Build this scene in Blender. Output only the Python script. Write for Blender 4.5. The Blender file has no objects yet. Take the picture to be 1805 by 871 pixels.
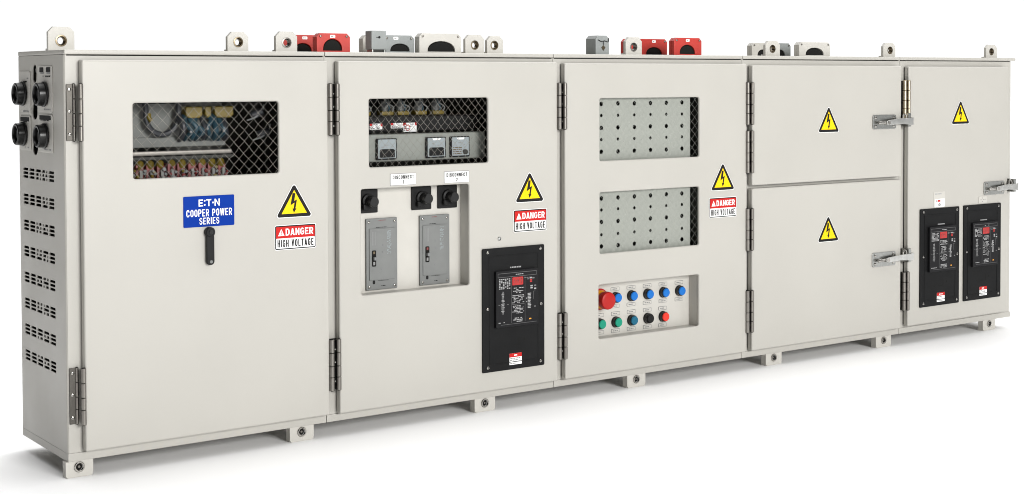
import bpy, bmesh, math, random
from mathutils import Vector, Matrix
rnd = random.Random(7)
S = bpy.context.scene
COL = S.collection
PI = math.pi
R = math.radians

# ------------------------------------------------------------------ materials
def nodes_of(m):
    m.use_nodes = True
    nt = m.node_tree
    return nt, nt.nodes, nt.links, nt.nodes['Principled BSDF']

def mat(name, rgb, rough=.5, metal=0., spec=.5, vary=.0, vscale=6., bump=0., bscale=600., rvary=0., stretch=None, coat=0., bdist=.0006):
    m = bpy.data.materials.new(name)
    nt, N, L, P = nodes_of(m)
    P.inputs['Base Color'].default_value = (*rgb, 1)
    P.inputs['Roughness'].default_value = rough
    P.inputs['Metallic'].default_value = metal
    P.inputs['Specular IOR Level'].default_value = spec
    P.inputs['Coat Weight'].default_value = coat
    tc = N.new('ShaderNodeNewGeometry')
    src = tc.outputs['Position']
    if stretch:
        mp = N.new('ShaderNodeMapping'); mp.inputs['Scale'].default_value = stretch
        L.new(src, mp.inputs['Vector']); src = mp.outputs['Vector']
    if vary:
        n = N.new('ShaderNodeTexNoise'); n.inputs['Scale'].default_value = vscale
        n.inputs['Detail'].default_value = 5
        L.new(src, n.inputs['Vector'])
        r = N.new('ShaderNodeMapRange')
        r.inputs['From Min'].default_value = .3; r.inputs['From Max'].default_value = .7
        r.inputs['To Min'].default_value = 1 - vary; r.inputs['To Max'].default_value = 1 + vary
        L.new(n.outputs['Fac'], r.inputs['Value'])
        x = N.new('ShaderNodeVectorMath'); x.operation = 'SCALE'
        x.inputs[0].default_value = rgb
        L.new(r.outputs[0], x.inputs['Scale'])
        L.new(x.outputs[0], P.inputs['Base Color'])
    if rvary:
        n = N.new('ShaderNodeTexNoise'); n.inputs['Scale'].default_value = vscale * 2.3
        n.inputs['Detail'].default_value = 4
        L.new(src, n.inputs['Vector'])
        r = N.new('ShaderNodeMapRange')
        r.inputs['From Min'].default_value = .3; r.inputs['From Max'].default_value = .7
        r.inputs['To Min'].default_value = rough - rvary; r.inputs['To Max'].default_value = rough + rvary
        L.new(n.outputs['Fac'], r.inputs['Value']); L.new(r.outputs[0], P.inputs['Roughness'])
    if bump:
        n = N.new('ShaderNodeTexNoise'); n.inputs['Scale'].default_value = bscale
        n.inputs['Detail'].default_value = 2
        L.new(src, n.inputs['Vector'])
        b = N.new('ShaderNodeBump'); b.inputs['Strength'].default_value = bump
        b.inputs['Distance'].default_value = bdist
        L.new(n.outputs['Fac'], b.inputs['Height']); L.new(b.outputs[0], P.inputs['Normal'])
    return m

M = dict(
    paint = mat('powder_coat_paint', (.405, .392, .358), .42, vary=.022, vscale=3.2, bump=.22, bscale=260, rvary=.07, bdist=.0004),
    lugpaint = mat('lug_paint', (.475, .460, .422), .45, vary=.03, vscale=20, bump=.15, bscale=300),
    inner = mat('interior_shade', (.028, .028, .024), .7, vary=.3, vscale=25),  # near-black, carries the shade of the interior in its colour
    gapdark = mat('gap_dark', (.010, .010, .009), .8, spec=.12),  # near-black for seals, gaps and holes, their shade put into the colour
    steel = mat('hinge_steel', (.19, .178, .162), .36, metal=1., vary=.15, vscale=40, rvary=.08, stretch=(1, 1, .12)),
    leafsteel = mat('hinge_leaf_steel', (.085, .08, .072), .42, metal=1., vary=.2, vscale=30, stretch=(1, 1, .4)),
    armsteel = mat('latch_arm_steel', (.55, .55, .53), .32, metal=1., vary=.1, vscale=50),
    tansteel = mat('tan_steel', (.42, .36, .26), .34, metal=1., vary=.12, vscale=40),
    brass = mat('brassy_steel', (.15, .12, .08), .34, metal=1., vary=.12, vscale=40),
    bright = mat('bright_steel', (.40, .385, .36), .25, metal=1., vary=.08, vscale=60, rvary=.08),
    zinc = mat('zinc_plate', (.36, .365, .35), .3, metal=1., vary=.05, vscale=18, rvary=.04),
    wire = mat('galvanised_wire', (.23, .22, .195), .45, metal=.6, vary=.25, vscale=90),
    black = mat('black_plastic', (.008, .008, .008), .45, spec=.18, bump=.15, bscale=500, vary=.2, vscale=30),
    gloss = mat('gloss_black_plastic', (.006, .006, .006), .30, spec=.35, vary=.2, vscale=20),
    panel = mat('black_panel_paint', (.008, .0082, .0085), .6, spec=.12, vary=.15, vscale=15, bump=.1, bscale=400),
    module = mat('module_face', (.008, .008, .009), .5, spec=.15),
    grey = mat('grey_plastic', (.15, .155, .15), .48, vary=.06, vscale=25, bump=.1, bscale=400),
    greydk = mat('dark_grey_plastic', (.15, .155, .155), .5, vary=.05, vscale=25),
    greybox = mat('grey_box_paint', (.24, .255, .25), .45, vary=.05, vscale=25),
    redbox = mat('red_box_paint', (.41, .028, .019), .45, vary=.08, vscale=18, bump=.1, bscale=300),
    perf = mat('perforated_plate_paint', (.27, .282, .252), .5, vary=.015, vscale=5, bump=.1, bscale=300),
    plate = mat('inside_plate_paint', (.105, .11, .10), .5, vary=.15, vscale=12),
    rail = mat('meter_rail_paint', (.215, .228, .205), .5, vary=.05, vscale=9),
    wirepale = mat('pale_wire', (.30, .31, .28), .55, vary=.2, vscale=60),
    white = mat('label_white', (.80, .80, .79), .4),
    ink = mat('label_ink', (.010, .010, .010), .6, spec=.15),
    fade = mat('faded_ink', (.20, .20, .20), .5),
    print = mat('panel_print', (.30, .30, .30), .5),
    printdim = mat('panel_print_dim', (.11, .11, .11), .5),
    blue = mat('sign_blue', (.002, .030, .255), .5, spec=.06, vary=.03, vscale=12),
    red = mat('sign_red', (.46, .014, .012), .5, spec=.15),
    yellow = mat('sign_yellow', (.80, .53, .004), .5, spec=.15, vary=.03, vscale=20),
    bblue = mat('button_blue', (.004, .13, .46), .4, spec=.25),
    bgreen = mat('button_green', (.006, .24, .15), .4, spec=.25),
    bteal = mat('button_teal', (.006, .10, .17), .4, spec=.25),
    bred = mat('button_red', (.66, .035, .02), .4, spec=.25),
    estop = mat('mushroom_red', (.36, .010, .008), .4, spec=.25),
    amber = mat('collar_amber', (.70, .28, .004), .35),
    cabyel = mat('cable_yellow', (.12, .084, .003), .45, vary=.2, vscale=40),
    cabblue = mat('cable_blue', (.016, .045, .062), .4, vary=.2, vscale=40),
    cabdark = mat('cable_dark', (.02, .022, .026), .45),
    termred = mat('terminal_red', (.17, .026, .024), .45, vary=.3, vscale=60),
    glassy = mat('insulator_white', (.22, .22, .205), .5, spec=.2),
    meter = mat('meter_face', (.25, .285, .295), .4),
    floor = mat('white_floor_sweep', (.90, .90, .90), .7, spec=.2),
)
def screen_mat():
    m = bpy.data.materials.new('lit_red_display')
    nt, N, L, P = nodes_of(m)
    P.inputs['Base Color'].default_value = (.30, .007, .006, 1)
    P.inputs['Emission Color'].default_value = (1, .035, .02, 1)
    P.inputs['Emission Strength'].default_value = .10
    P.inputs['Roughness'].default_value = .25
    return m
M['display'] = screen_mat()

# ------------------------------------------------------------------ mesh building
class MB:
    def __init__(self):
        self.v = []; self.f = []; self.m = []; self.mats = []
    def add(self, verts, faces, m):
        if m not in self.mats: self.mats.append(m)
        k = self.mats.index(m); b = len(self.v)
        self.v += [tuple(p) for p in verts]
        for f in faces:
            self.f.append([i + b for i in f]); self.m.append(k)
        return self
WORLD = {}
def thing(name, loc, label, cat, group=None):
    o = bpy.data.objects.new(name, None); COL.objects.link(o)
    o.empty_display_size = .1
    o.location = loc; o['label'] = label; o['category'] = cat
    if group: o['group'] = group
    WORLD[o] = Vector(loc)
    return o
def build(mb, name, parent=None, label=None, smooth=32):
    xs = list(zip(*mb.v))
    c = Vector([(min(a) + max(a)) / 2 for a in xs])
    me = bpy.data.meshes.new(name)
    me.from_pydata([Vector(p) - c for p in mb.v], [], mb.f)
    for k in mb.mats: me.materials.append(M[k])
    me.polygons.foreach_set('material_index', mb.m)
    me.polygons.foreach_set('use_smooth', [True] * len(mb.f))
    me.update(); me.validate()
    me.set_sharp_from_angle(angle=R(smooth))
    o = bpy.data.objects.new(name, me); COL.objects.link(o)
    o.location = c - (WORLD[parent] if parent else Vector((0, 0, 0)))
    if parent: o.parent = parent
    WORLD[o] = c
    wn = o.modifiers.new('weighted_normals', 'WEIGHTED_NORMAL'); wn.mode = 'FACE_AREA'; wn.weight = 100; wn.keep_sharp = True
    if label: o['label'] = label
    return o

def box(mb, x0, x1, y0, y1, z0, z1, m, bev=.001, seg=2, open_=()):
    bm = bmesh.new()
    bmesh.ops.create_cube(bm, size=1)
    for v in bm.verts:
        v.co = Vector(((x0 + x1) / 2 + v.co.x * (x1 - x0), (y0 + y1) / 2 + v.co.y * (y1 - y0), (z0 + z1) / 2 + v.co.z * (z1 - z0)))
    bev = min(bev, .45 * min(x1 - x0, y1 - y0, z1 - z0))
    if bev > 0:
        bmesh.ops.bevel(bm, geom=bm.edges[:], offset=bev, segments=seg, affect='EDGES', profile=.5)
    bm.verts.index_update()
    mb.add([v.co.copy() for v in bm.verts], [[v.index for v in f.verts] for f in bm.faces], m)
    bm.free(); return mb

def frame_of(axis):
    a = Vector(axis).normalized()
    t = Vector((0, 0, 1)) if abs(a.z) < .9 else Vector((1, 0, 0))
    u = a.cross(t).normalized(); w = a.cross(u).normalized()
    return a, u, w
def lathe(mb, prof, c, axis, m, n=24, sq=None):
    """prof: (radius, height) along axis from c; caps are added"""
    a, u, w = frame_of(axis); c = Vector(c)
    V = []; F = []
    for r, h in prof:
        for i in range(n):
            t = 2 * PI * i / n
            V.append(c + a * h + (u * math.cos(t) + w * math.sin(t)) * r)
    k = len(prof)
    for j in range(k - 1):
        for i in range(n):
            F.append([j * n + i, j * n + (i + 1) % n, (j + 1) * n + (i + 1) % n, (j + 1) * n + i])
    if prof[0][0] > 1e-6: F.append(list(range(n))[::-1])
    if prof[-1][0] > 1e-6: F.append([(k - 1) * n + i for i in range(n)])
    # outward winding: flip as needed
    bm = bmesh.new(); vs = [bm.verts.new(p) for p in V]
    for f in F:
        try: bm.faces.new([vs[i] for i in f])
        except ValueError: pass
    bmesh.ops.remove_doubles(bm, verts=bm.verts[:], dist=1e-7)
    bmesh.ops.recalc_face_normals(bm, faces=bm.faces[:])
    bm.verts.index_update()
    mb.add([v.co.copy() for v in bm.verts], [[v.index for v in f.verts] for f in bm.faces], m)
    bm.free(); return mb
def cyl(mb, c, axis, r, h, m, n=20, bev=.0008):
    return lathe(mb, [(r - bev, 0), (r, bev), (r, h - bev), (r - bev, h)], c, axis, m, n)
def ring(mb, c, axis, r0, r1, h, m, n=24):
    b = min((r1 - r0) * .3, h * .4)
    return lathe_closed(mb, [(r0, 0), (r1, 0), (r1, h - b), (r1 - b, h), (r0 + b, h), (r0, h - b)], c, axis, m, n)
def lathe_closed(mb, prof, c, axis, m, n=24):
    a, u, w = frame_of(axis); c = Vector(c)
    V = []; F = []; k = len(prof)
    for r, h in prof:
        for i in range(n):
            t = 2 * PI * i / n
            V.append(c + a * h + (u * math.cos(t) + w * math.sin(t)) * r)
    for j in range(k):
        for i in range(n):
            q = (j + 1) % k
            F.append([j * n + i, j * n + (i + 1) % n, q * n + (i + 1) % n, q * n + i])
    bm = bmesh.new(); vs = [bm.verts.new(p) for p in V]
    for f in F: bm.faces.new([vs[i] for i in f])
    bmesh.ops.recalc_face_normals(bm, faces=bm.faces[:]); bm.verts.index_update()
    mb.add([v.co.copy() for v in bm.verts], [[v.index for v in f.verts] for f in bm.faces], m)
    bm.free(); return mb
def tube(mb, pts, r, m, n=6, cap=True):
    pts = [Vector(p) for p in pts]; V = []; F = []
    up = None
    for i, p in enumerate(pts):
        d = (pts[min(i + 1, len(pts) - 1)] - pts[max(i - 1, 0)]).normalized()
        if up is None:
            up = Vector((0, 0, 1)) if abs(d.z) < .9 else Vector((0, 1, 0))
        u = (up - d * up.dot(d)).normalized(); w = d.cross(u); up = u
        for k in range(n):
            t = 2 * PI * k / n
            V.append(p + (u * math.cos(t) + w * math.sin(t)) * r)
    for i in range(len(pts) - 1):
        for k in range(n):
            F.append([i * n + k, i * n + (k + 1) % n, (i + 1) * n + (k + 1) % n, (i + 1) * n + k][::-1])
    if cap:
        F.append(list(range(n))); F.append([(len(pts) - 1) * n + k for k in range(n)][::-1])
    mb.add(V, F, m); return mb
def spline(pts, k=5):
    P = [Vector(p) for p in pts]; P = [2 * P[0] - P[1]] + P + [2 * P[-1] - P[-2]]; out = []
    for i in range(1, len(P) - 2):
        for j in range(k):
            t = j / k; a, b, c, d = P[i - 1:i + 3]
            out.append(.5 * ((2 * b) + (c - a) * t + (2 * a - 5 * b + 4 * c - d) * t * t + (3 * b - a - 3 * c + d) * t ** 3))
    out.append(P[-2]); return out

# closed 2-D loops and the plates cut from them
def rr(x0, z0, x1, z1, r=.003, n=4):
    r = min(r, .49 * (x1 - x0), .49 * (z1 - z0)); o = []
    for cx, cz, a in ((x1 - r, z1 - r, 0), (x0 + r, z1 - r, 90), (x0 + r, z0 + r, 180), (x1 - r, z0 + r, 270)):
        for k in range(n + 1):
            t = R(a + 90 * k / n); o.append((cx + r * math.cos(t), cz + r * math.sin(t)))
    return o
def circ(x, z, r, n=20, rz=None): return [(x + r * math.cos(2 * PI * k / n), z + (rz or r) * math.sin(2 * PI * k / n)) for k in range(n)]
def chamf(x0, z0, x1, z1, c, low=.0):
    return [(x0 + low, z0), (x1 - low, z0), (x1, z0 + low), (x1, z1 - c), (x1 - c, z1), (x0 + c, z1), (x0, z1 - c), (x0, z0 + low)] if low else \
           [(x0, z0), (x1, z0), (x1, z1 - c), (x1 - c, z1), (x0 + c, z1), (x0, z1 - c)]
FRONT = lambda u, v, w: (u, -w, v)           # u right, v up, w towards the viewer (-y)
LEFT = lambda u, v, w: (-w, u, v)            # on the left side: u = depth, w towards -x
def plate(mb, loops, w0, w1, m, bev=0., f=FRONT):
    """loops (first the outline, then holes) extruded from w0 to w1"""
    cu = bpy.data.curves.new('c', 'CURVE'); cu.dimensions = '2D'; cu.fill_mode = 'BOTH'
    th = (w1 - w0) / 2; bev = min(bev, th * .9)
    cu.extrude = max(th - bev, 0); cu.bevel_depth = bev; cu.bevel_resolution = 2; cu.offset = -bev
    for lp in loops:
        s = cu.splines.new('POLY'); s.points.add(len(lp) - 1)
        for p, q in zip(s.points, lp): p.co = (q[0], q[1], 0, 1)
        s.use_cyclic_u = True
    o = bpy.data.objects.new('c', cu); me = bpy.data.meshes.new_from_object(o)
    V = [f(v.co.x, v.co.y, v.co.z + (w0 + w1) / 2) for v in me.vertices]
    F = [list(p.vertices) if f is not LEFT else list(p.vertices)[::-1] for p in me.polygons]
    bpy.data.objects.remove(o); bpy.data.curves.remove(cu)
    bm = bmesh.new(); vs = [bm.verts.new(p) for p in V]
    for q in F:
        try: bm.faces.new([vs[i] for i in q])
        except ValueError: pass
    bmesh.ops.remove_doubles(bm, verts=bm.verts[:], dist=1e-6)
    bmesh.ops.recalc_face_normals(bm, faces=bm.faces[:]); bm.verts.index_update()
    mb.add([v.co.copy() for v in bm.verts], [[v.index for v in q.verts] for q in bm.faces], m)
    bm.free(); bpy.data.meshes.remove(me); return mb
# narrow sans capitals drawn as strokes (each stroke a flat ribbon a hair above the one before)
def _arc(cx, cy, rx, ry, a0, a1, n=5): return [(cx + rx * math.cos(R(a0 + (a1 - a0) * k / n)), cy + ry * math.sin(R(a0 + (a1 - a0) * k / n))) for k in range(n + 1)]
def glyph(ch, W, t):
    """strokes of one capital in a W x 1 cell: ('p', points, closed) ribbons or ('q', points) solid polygons"""
    l, r, b, p, m = t / 2, W - t / 2, t / 2, 1 - t / 2, .5
    ky = .26; kx = min(.24, (r - l) * .5)
    def dia(x0, x1, y0=0., y1=1., tt=None):
        dx, dy = x1 - x0, y1 - y0; h = (tt or t) / 2 * math.hypot(dx, dy) / abs(dy)
        return ('q', [(x0 - h, y0), (x0 + h, y0), (x1 + h, y1), (x1 - h, y1)])
    v = lambda x, a=0., c=1.: ('q', [(x - t / 2, a), (x + t / 2, a), (x + t / 2, c), (x - t / 2, c)])
    hb = lambda y, a=0., c=W: ('q', [(a, y - t / 2 * .92), (c, y - t / 2 * .92), (c, y + t / 2 * .92), (a, y + t / 2 * .92)])
    O = _arc(r - kx, p - ky, kx, ky, 0, 90) + _arc(l + kx, p - ky, kx, ky, 90, 180) + _arc(l + kx, b + ky, kx, ky, 180, 270) + _arc(r - kx, b + ky, kx, ky, 270, 360)
    C = [(r, .66)] + _arc(r - kx, p - ky, kx, ky, 0, 90) + _arc(l + kx, p - ky, kx, ky, 90, 180) + _arc(l + kx, b + ky, kx, ky, 180, 270) + _arc(r - kx, b + ky, kx, ky, 270, 360)
    bowl = lambda lo, hi: [(t * .6, hi)] + _arc(r - kx, hi - (hi - lo) / 2, kx, (hi - lo) / 2, 90, -90, 8) + [(t * .6, lo)]
    if ch == 'A': return [dia(t * .5, W / 2 - .0, 0, 1), dia(W - t * .5, W / 2, 0, 1), hb(.27, W * .2, W * .8)]
    if ch == 'C': return [('p', C + [(r, .34)], False)]
    if ch == 'D': return [v(l), ('p', [(t * .6, p)] + _arc(r - kx, p - ky, kx, ky, 90, 0) + _arc(r - kx, b + ky, kx, ky, 0, -90) + [(t * .6, b)], False)]
    if ch == 'E': return [v(l), hb(b, t * .6), hb(m, t * .6, W * .9), hb(p, t * .6)]
    if ch == 'G': return [('p', C + [(r, .46)], False), hb(.47, W * .52, W)]
    if ch == 'H': return [v(l), v(r), hb(m, t * .6, W - t * .6)]
    if ch == 'I': return [v(W / 2)]
    if ch == 'L': return [v(l), hb(b, t * .6)]
    if ch == 'N': return [v(l), v(r), dia(W - t * .55, t * .55, 0, 1, t * .72)]
    if ch == 'O': return [('p', O, True)]
    if ch == 'P': return [v(l), ('p', bowl(.44, p), False)]
    if ch == 'R': return [v(l), ('p', bowl(.46, p), False), dia(W - t * .5, W * .5, 0, .48)]
    if ch == 'S':
        s = .235
        return [('p', [(r, .70)] + _arc(r - kx, p - s, kx, s, 0, 90) + _arc(l + kx, p - s, kx, s, 90, 180)[:-1] + _arc(l + kx, m + .02 + .17, kx, .17, 180, 250, 3)
                 + _arc(r - kx, m - .02 - .17, kx, .17, 70, 0, 3) + _arc(r - kx, b + s, kx, s, 0, -90) + _arc(l + kx, b + s, kx, s, -90, -180) + [(l, .30)], False)]
    if ch == 'T': return [v(W / 2), hb(p)]
    if ch == 'V': return [dia(W / 2, t * .5, 0, 1), dia(W / 2, W - t * .5, 0, 1)]
    if ch == 'W': return [dia(W * .27, t * .5), dia(W * .27, W * .5), dia(W * .73, W * .5), dia(W * .73, W - t * .5)]
    if ch == '1': return [v(W * .6), dia(W * .15, W * .6, .72, .95)]
    if ch == '2': return [('p', [(l, .68)] + _arc(W / 2, p - ky, W / 2 - t / 2, ky, 180, 0, 8) + [(r, .6), (l + .04, b + .06)], False), hb(b)]
    return []
LW = {'I': .42, 'W': 1.45, 'T': .92, 'L': .88, 'E': .9, '1': .7, ' ': .5, 'A': 1.08, 'V': 1.05}
def letters(mb, s, x0, z0, x1, z1, w, m, t=.17, gap=.13, f=FRONT):
    H = z1 - z0
    W = ((x1 - x0) / H - gap * (len(s) - 1)) / sum(LW.get(c, 1) for c in s)
    x = 0; q = w
    def P(a, c): return f(x0 + a * H, z0 + c * H, q)
    for ch in s:
        cw = W * LW.get(ch, 1)
        for st in glyph(ch, cw, t):
            q += .000012
            if st[0] == 'q':
                mb.add([P(x + a, c) for a, c in st[1]], [[0, 1, 2, 3]], m); continue
            pts, closed = st[1], st[2]
            u = [pts[0]]
            for k in pts[1:]:
                if math.hypot(k[0] - u[-1][0], k[1] - u[-1][1]) > 1e-4: u.append(k)
            if closed and math.hypot(u[0][0] - u[-1][0], u[0][1] - u[-1][1]) < 1e-4: u.pop()
            n = len(u); V = []
            for i in range(n):
                a = u[i - 1] if (closed or i) else u[i]; c = u[(i + 1) % n] if (closed or i < n - 1) else u[i]
                d1 = Vector((u[i][0] - a[0], u[i][1] - a[1])); d2 = Vector((c[0] - u[i][0], c[1] - u[i][1]))
                d1 = d1.normalized() if d1.length > 0 else d2.normalized(); d2 = d2.normalized() if d2.length > 0 else d1
                d = (d1 + d2).normalized(); k = t / 2 / max(.5, d.dot(d1)); nx, ny = -d.y * k, d.x * k
                V += [P(x + u[i][0] + nx, u[i][1] + ny), P(x + u[i][0] - nx, u[i][1] - ny)]
            F = [[2 * i, 2 * i + 1, (2 * i + 3) % (2 * n), (2 * i + 2) % (2 * n)] for i in range(n if closed else n - 1)]
            mb.add(V, F, m)
        x += cw + gap
    return mb

def quad(mb, x0, z0, x1, z1, w, m, f=FRONT):
    mb.add([f(x0, z0, w), f(x1, z0, w), f(x1, z1, w), f(x0, z1, w)], [[0, 1, 2, 3]], m)
def scrib(mb, x0, z0, x1, z1, rows, w, m, fill=.75, f=FRONT, center=False):
    """lines of print far too fine to read"""
    h = (z1 - z0) / rows
    for r in range(rows):
        zb = z0 + h * (r + .22); zt = zb + h * .52
        x = x0; end = x1
        if center:
            k = (x1 - x0) * rnd.uniform(0, .22); x += k; end -= k
        else: end = x0 + (x1 - x0) * rnd.uniform(.65, 1)
        while x < end - h * .2:
            l = min(rnd.uniform(.5, 2.2) * h, end - x)
            if rnd.random() < fill: quad(mb, x, zb, x + l, zt, w, m, f)
            x += l + h * .3

# ------------------------------------------------------------------ shared parts
YD = .025            # how far door faces stand proud of the frame
def screw(mb, x, z, w, r=.0045, m='bright', f=FRONT, slot=True):
    c = f(x, z, w); ax = Vector(f(0, 0, 1)) - Vector(f(0, 0, 0))
    lathe(mb, [(r, 0), (r, .0012), (r * .75, .0026), (r * .3, .0032)], c, ax, m, 14)
    if slot:
        a = rnd.uniform(0, PI); ca, sa = math.cos(a), math.sin(a)
        L_, W_ = r * .62, r * .16
        pts = [(x + ca * i * L_ - sa * j * W_, z + sa * i * L_ + ca * j * W_) for i, j in ((-1, -1), (1, -1), (1, 1), (-1, 1))]
        mb.add([f(p[0], p[1], w + .0035) for p in pts], [[0, 1, 2, 3]], 'ink')

def make_door(par, x0, z0, x1, z1, holes=(), label=None):
    mb = MB()
    plate(mb, [rr(x0, z0, x1, z1, .005)] + [rr(*h, .006) for h in holes], YD - .011, YD, 'paint', .0046)
    ins = .002
    plate(mb, [rr(x0, z0, x1, z1, .004), rr(x0 + ins, z0 + ins, x1 - ins, z1 - ins, .003)], .0065, YD - .0055, 'paint', 0)
    plate(mb, [rr(x0 + .001, z0 + .001, x1 - .001, z1 - .001, .004), rr(x0 + .03, z0 + .014, x1 - .03, z1 - .014, .003)], .0058, .0066, 'paint', 0)
    g = .004
    plate(mb, [rr(x0 + g, z0 + g, x1 - g, z1 - g, .003), rr(x0 + .012, z0 + .010, x1 - .012, z1 - .010, .003)], .0003, .0058, 'gapdark', 0)  # black seal strip, put in to paint the shadow line of the door gap
    return build(mb, 'door', par, label)

def make_hinge(par, xc, zc, leaf=False, metal='steel'):
    """two-barrel butt hinge, 0.14 tall; with leaf=True the frame leaf and its screws show"""
    h = .14; z0 = zc - h / 2; mb = MB()
    if leaf:
        x0, x1, xa, xb = .0045, .019, .0225, .0315
        plate(mb, [rr(x0, z0 + .001, .024, z0 + h - .001, .0015)], .0005, .0045, 'leafsteel', .0006)
        tx = [(xa, .0045, .0042), (xb, .026, .0062)]
        o = None
    else:
        tx = [(xc - .0105, .0262, .0074), (xc + .0102, .0268, .0072)]
        plate(mb, [rr(xc - .016, z0 + .002, xc + .017, z0 + h - .002, .001)], .001, .0205, 'gapdark', .0005)
    for bx, w, r in tx:
        cuts = [0, .265, .48, .735, 1]
        for a, b in zip(cuts, cuts[1:]):
            cyl(mb, (bx, -w, z0 + a * h + .0007), (0, 0, 1), r, (b - a) * h - .0014, metal, 18, .0007)
        cyl(mb, (bx, -w, z0 - .0008), (0, 0, 1), r * .6, h + .0016, 'gapdark', 12, .0004)
    hinge = build(mb, 'hinge', par)
    if leaf:
        for t in (.12, .52, .9):
            s = MB(); screw(s, .0115, z0 + h * t, .0045, .0046); build(s, 'screw', hinge)
    else:
        for t in (.18, .55, .8):
            s = MB(); cyl(s, (xc, -.0224, z0 + h * t), (0, -1, 0), .0022, .004, 'bright', 10, .0006); build(s, 'screw', hinge)
    return hinge

def make_lug(par, x0, x1, y, top, hx=None, r=.0115, brass=True):
    mb = MB(); t = .012; z0 = 1.0062
    hx = hx or (x0 + x1) / 2; hz = 1.0305
    plate(mb, [chamf(x0, z0 - .0004, x1, top, .013), circ(hx, hz, r + .0015, 24)], -y - t, -y, 'lugpaint', .0012)
    box(mb, x0 + .001, x1 - .001, y + t - .001, y + t + .012, z0 - .0002, z0 + .005, 'lugpaint', .001)
    o = build(mb, 'lifting_lug', par)
    b = MB(); lathe_closed(b, [(r * .70, 0), (r + .0014, 0), (r + .0014, t + .0006), (r + .0022, t + .0006), (r + .0022, t + .0016), (r * .92, t + .0020), (r * .70, t - .002)],
                           (hx, y + t + .0005, hz), (0, -1, 0), 'brass' if brass else 'steel', 24)
    build(b, 'bushing', o)
    return o

GZ = -.04
def make_foot(par, x0, x1, y=.0, rear=False):
    s = -1 if rear else 1
    mb = MB(); top = .0; t = .006; dep = .024; hx = (x0 + x1) / 2 - .001; hz = -.0148
    w0, w1 = (-y - t, -y) if not rear else (-y, -y + t)
    out = [(x0 + .004, GZ), (x1 - .004, GZ), (x1, GZ + .006), (x1, top), (x0, top), (x0, GZ + .006)]
    plate(mb, [out, circ(hx, hz, .0115, 22)], w0, w1, 'lugpaint', .001)
    ya, yb = (y + t - .0002, y + dep) if not rear else (y - dep, y - t + .0002)
    box(mb, x0 + .0005, x0 + .0065, ya, yb, GZ, top - .0002, 'lugpaint', .001)
    box(mb, x1 - .0065, x1 - .0005, ya, yb, GZ, top - .0002, 'lugpaint', .001)
    box(mb, x0 + .0066, x1 - .0066, ya, yb, GZ + .0005, GZ + .005, 'lugpaint', .001)
    o = build(mb, 'mounting_foot', par)
    if not rear:
        b = MB(); ring(b, (hx, y - .0004, hz), (0, -1, 0), .0085, .0132, .0035, 'bright', 24)
        cyl(b, (hx, y + .004, hz), (0, -1, 0), .0085, .002, 'gapdark', 20)
        cyl(b, (hx, y + .002, hz), (0, -1, 0), .0035, .0015, 'steel', 6, .0003)
        build(b, 'bushing', o)
    return o

def warning_sign(par, x, z):
    """x: middle, z: base line; yellow lightning triangle"""
    W, H = .106, .0885; mb = MB()
    def tri(d, r):
        # triangle inset by d with rounded corners r
        pts = [(x - W / 2, z), (x + W / 2, z), (x, z + H)]
        c = Vector((x, z + H * .36)); n = len(pts); q = []
        for i in range(3):
            a, b, e = Vector(pts[i - 1]), Vector(pts[i]), Vector(pts[(i + 1) % 3])
            u = (a - b).normalized(); v = (e - b).normalized()
            half = math.acos(max(-1, min(1, u.dot(v)))) / 2
            bis = (u + v).normalized()
            cc = b + bis * ((d + r) / math.sin(half))
            na = Vector((-u.y, u.x)); na = -na if na.dot(bis) > 0 else na
            nb = Vector((-v.y, v.x)); nb = -nb if nb.dot(bis) > 0 else nb
            for k in range(5):
                t = k / 4; dd = (na * (1 - t) + nb * t).normalized(); q.append(tuple(cc + dd * r))
        return q
    w = YD + .0002
    plate(mb, [tri(-.0016, .006)], w, w + .0006, 'white')
    plate(mb, [tri(.0, .005)], w + .0006, w + .0010, 'ink')
    plate(mb, [tri(.0088, .0006)], w + .0010, w + .0013, 'yellow')
    k = .103 / 382
    P = [(222, 198), (252, 198), (240, 276), (270, 262), (252, 352), (263, 352), (236, 395), (220, 352), (233, 352), (243, 292), (199, 318)]
    plate(mb, [[(x + (a - 240) * k, z + (436 - b) * k * .98) for a, b in P][::-1]], w + .0013, w + .0016, 'ink')
    return build(mb, 'warning_sign', par)

def danger_sign(par, x0, z0):
    W, H = .1195, .0628; mb = MB(); x1, z1 = x0 + W, z0 + H; w = YD + .0002
    zm = z0 + H * .47
    plate(mb, [rr(x0 - .0015, z0 - .0015, x1 + .0015, z1 + .0015, .005)], w, w + .0006, 'white')
    plate(mb, [rr(x0, z0, x1, z1, .004)], w + .0006, w + .0009, 'ink')
    plate(mb, [rr(x0 + .0028, z0 + .0028, x1 - .0028, zm, .002)], w + .0009, w + .0012, 'white')
    plate(mb, [rr(x0 + .0028, zm, x1 - .0028, z1 - .0028, .002)], w + .0009, w + .0012, 'red')
    letters(mb, 'DANGER', x0 + .0305, zm + .0068, x1 - .0075, z1 - .0080, w + .0014, 'white', .185, .135)
    t0 = x0 + .0085; bz = zm + .0066; tw = .0185; th = .0185
    plate(mb, [[(t0, bz), (t0 + tw, bz), (t0 + tw / 2, bz + th)]], w + .0012, w + .0014, 'white')
    quad(mb, t0 + tw / 2 - .0011, bz + .0065, t0 + tw / 2 + .0011, bz + .0125, w + .0016, 'red')
    quad(mb, t0 + tw / 2 - .0011, bz + .003, t0 + tw / 2 + .0011, bz + .005, w + .0016, 'red')
    letters(mb, 'HIGH VOLTAGE', x0 + .0065, z0 + .0062, x1 - .0065, zm - .0040, w + .0014, 'ink', .15, .115)
    return build(mb, 'danger_sign', par)

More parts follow.
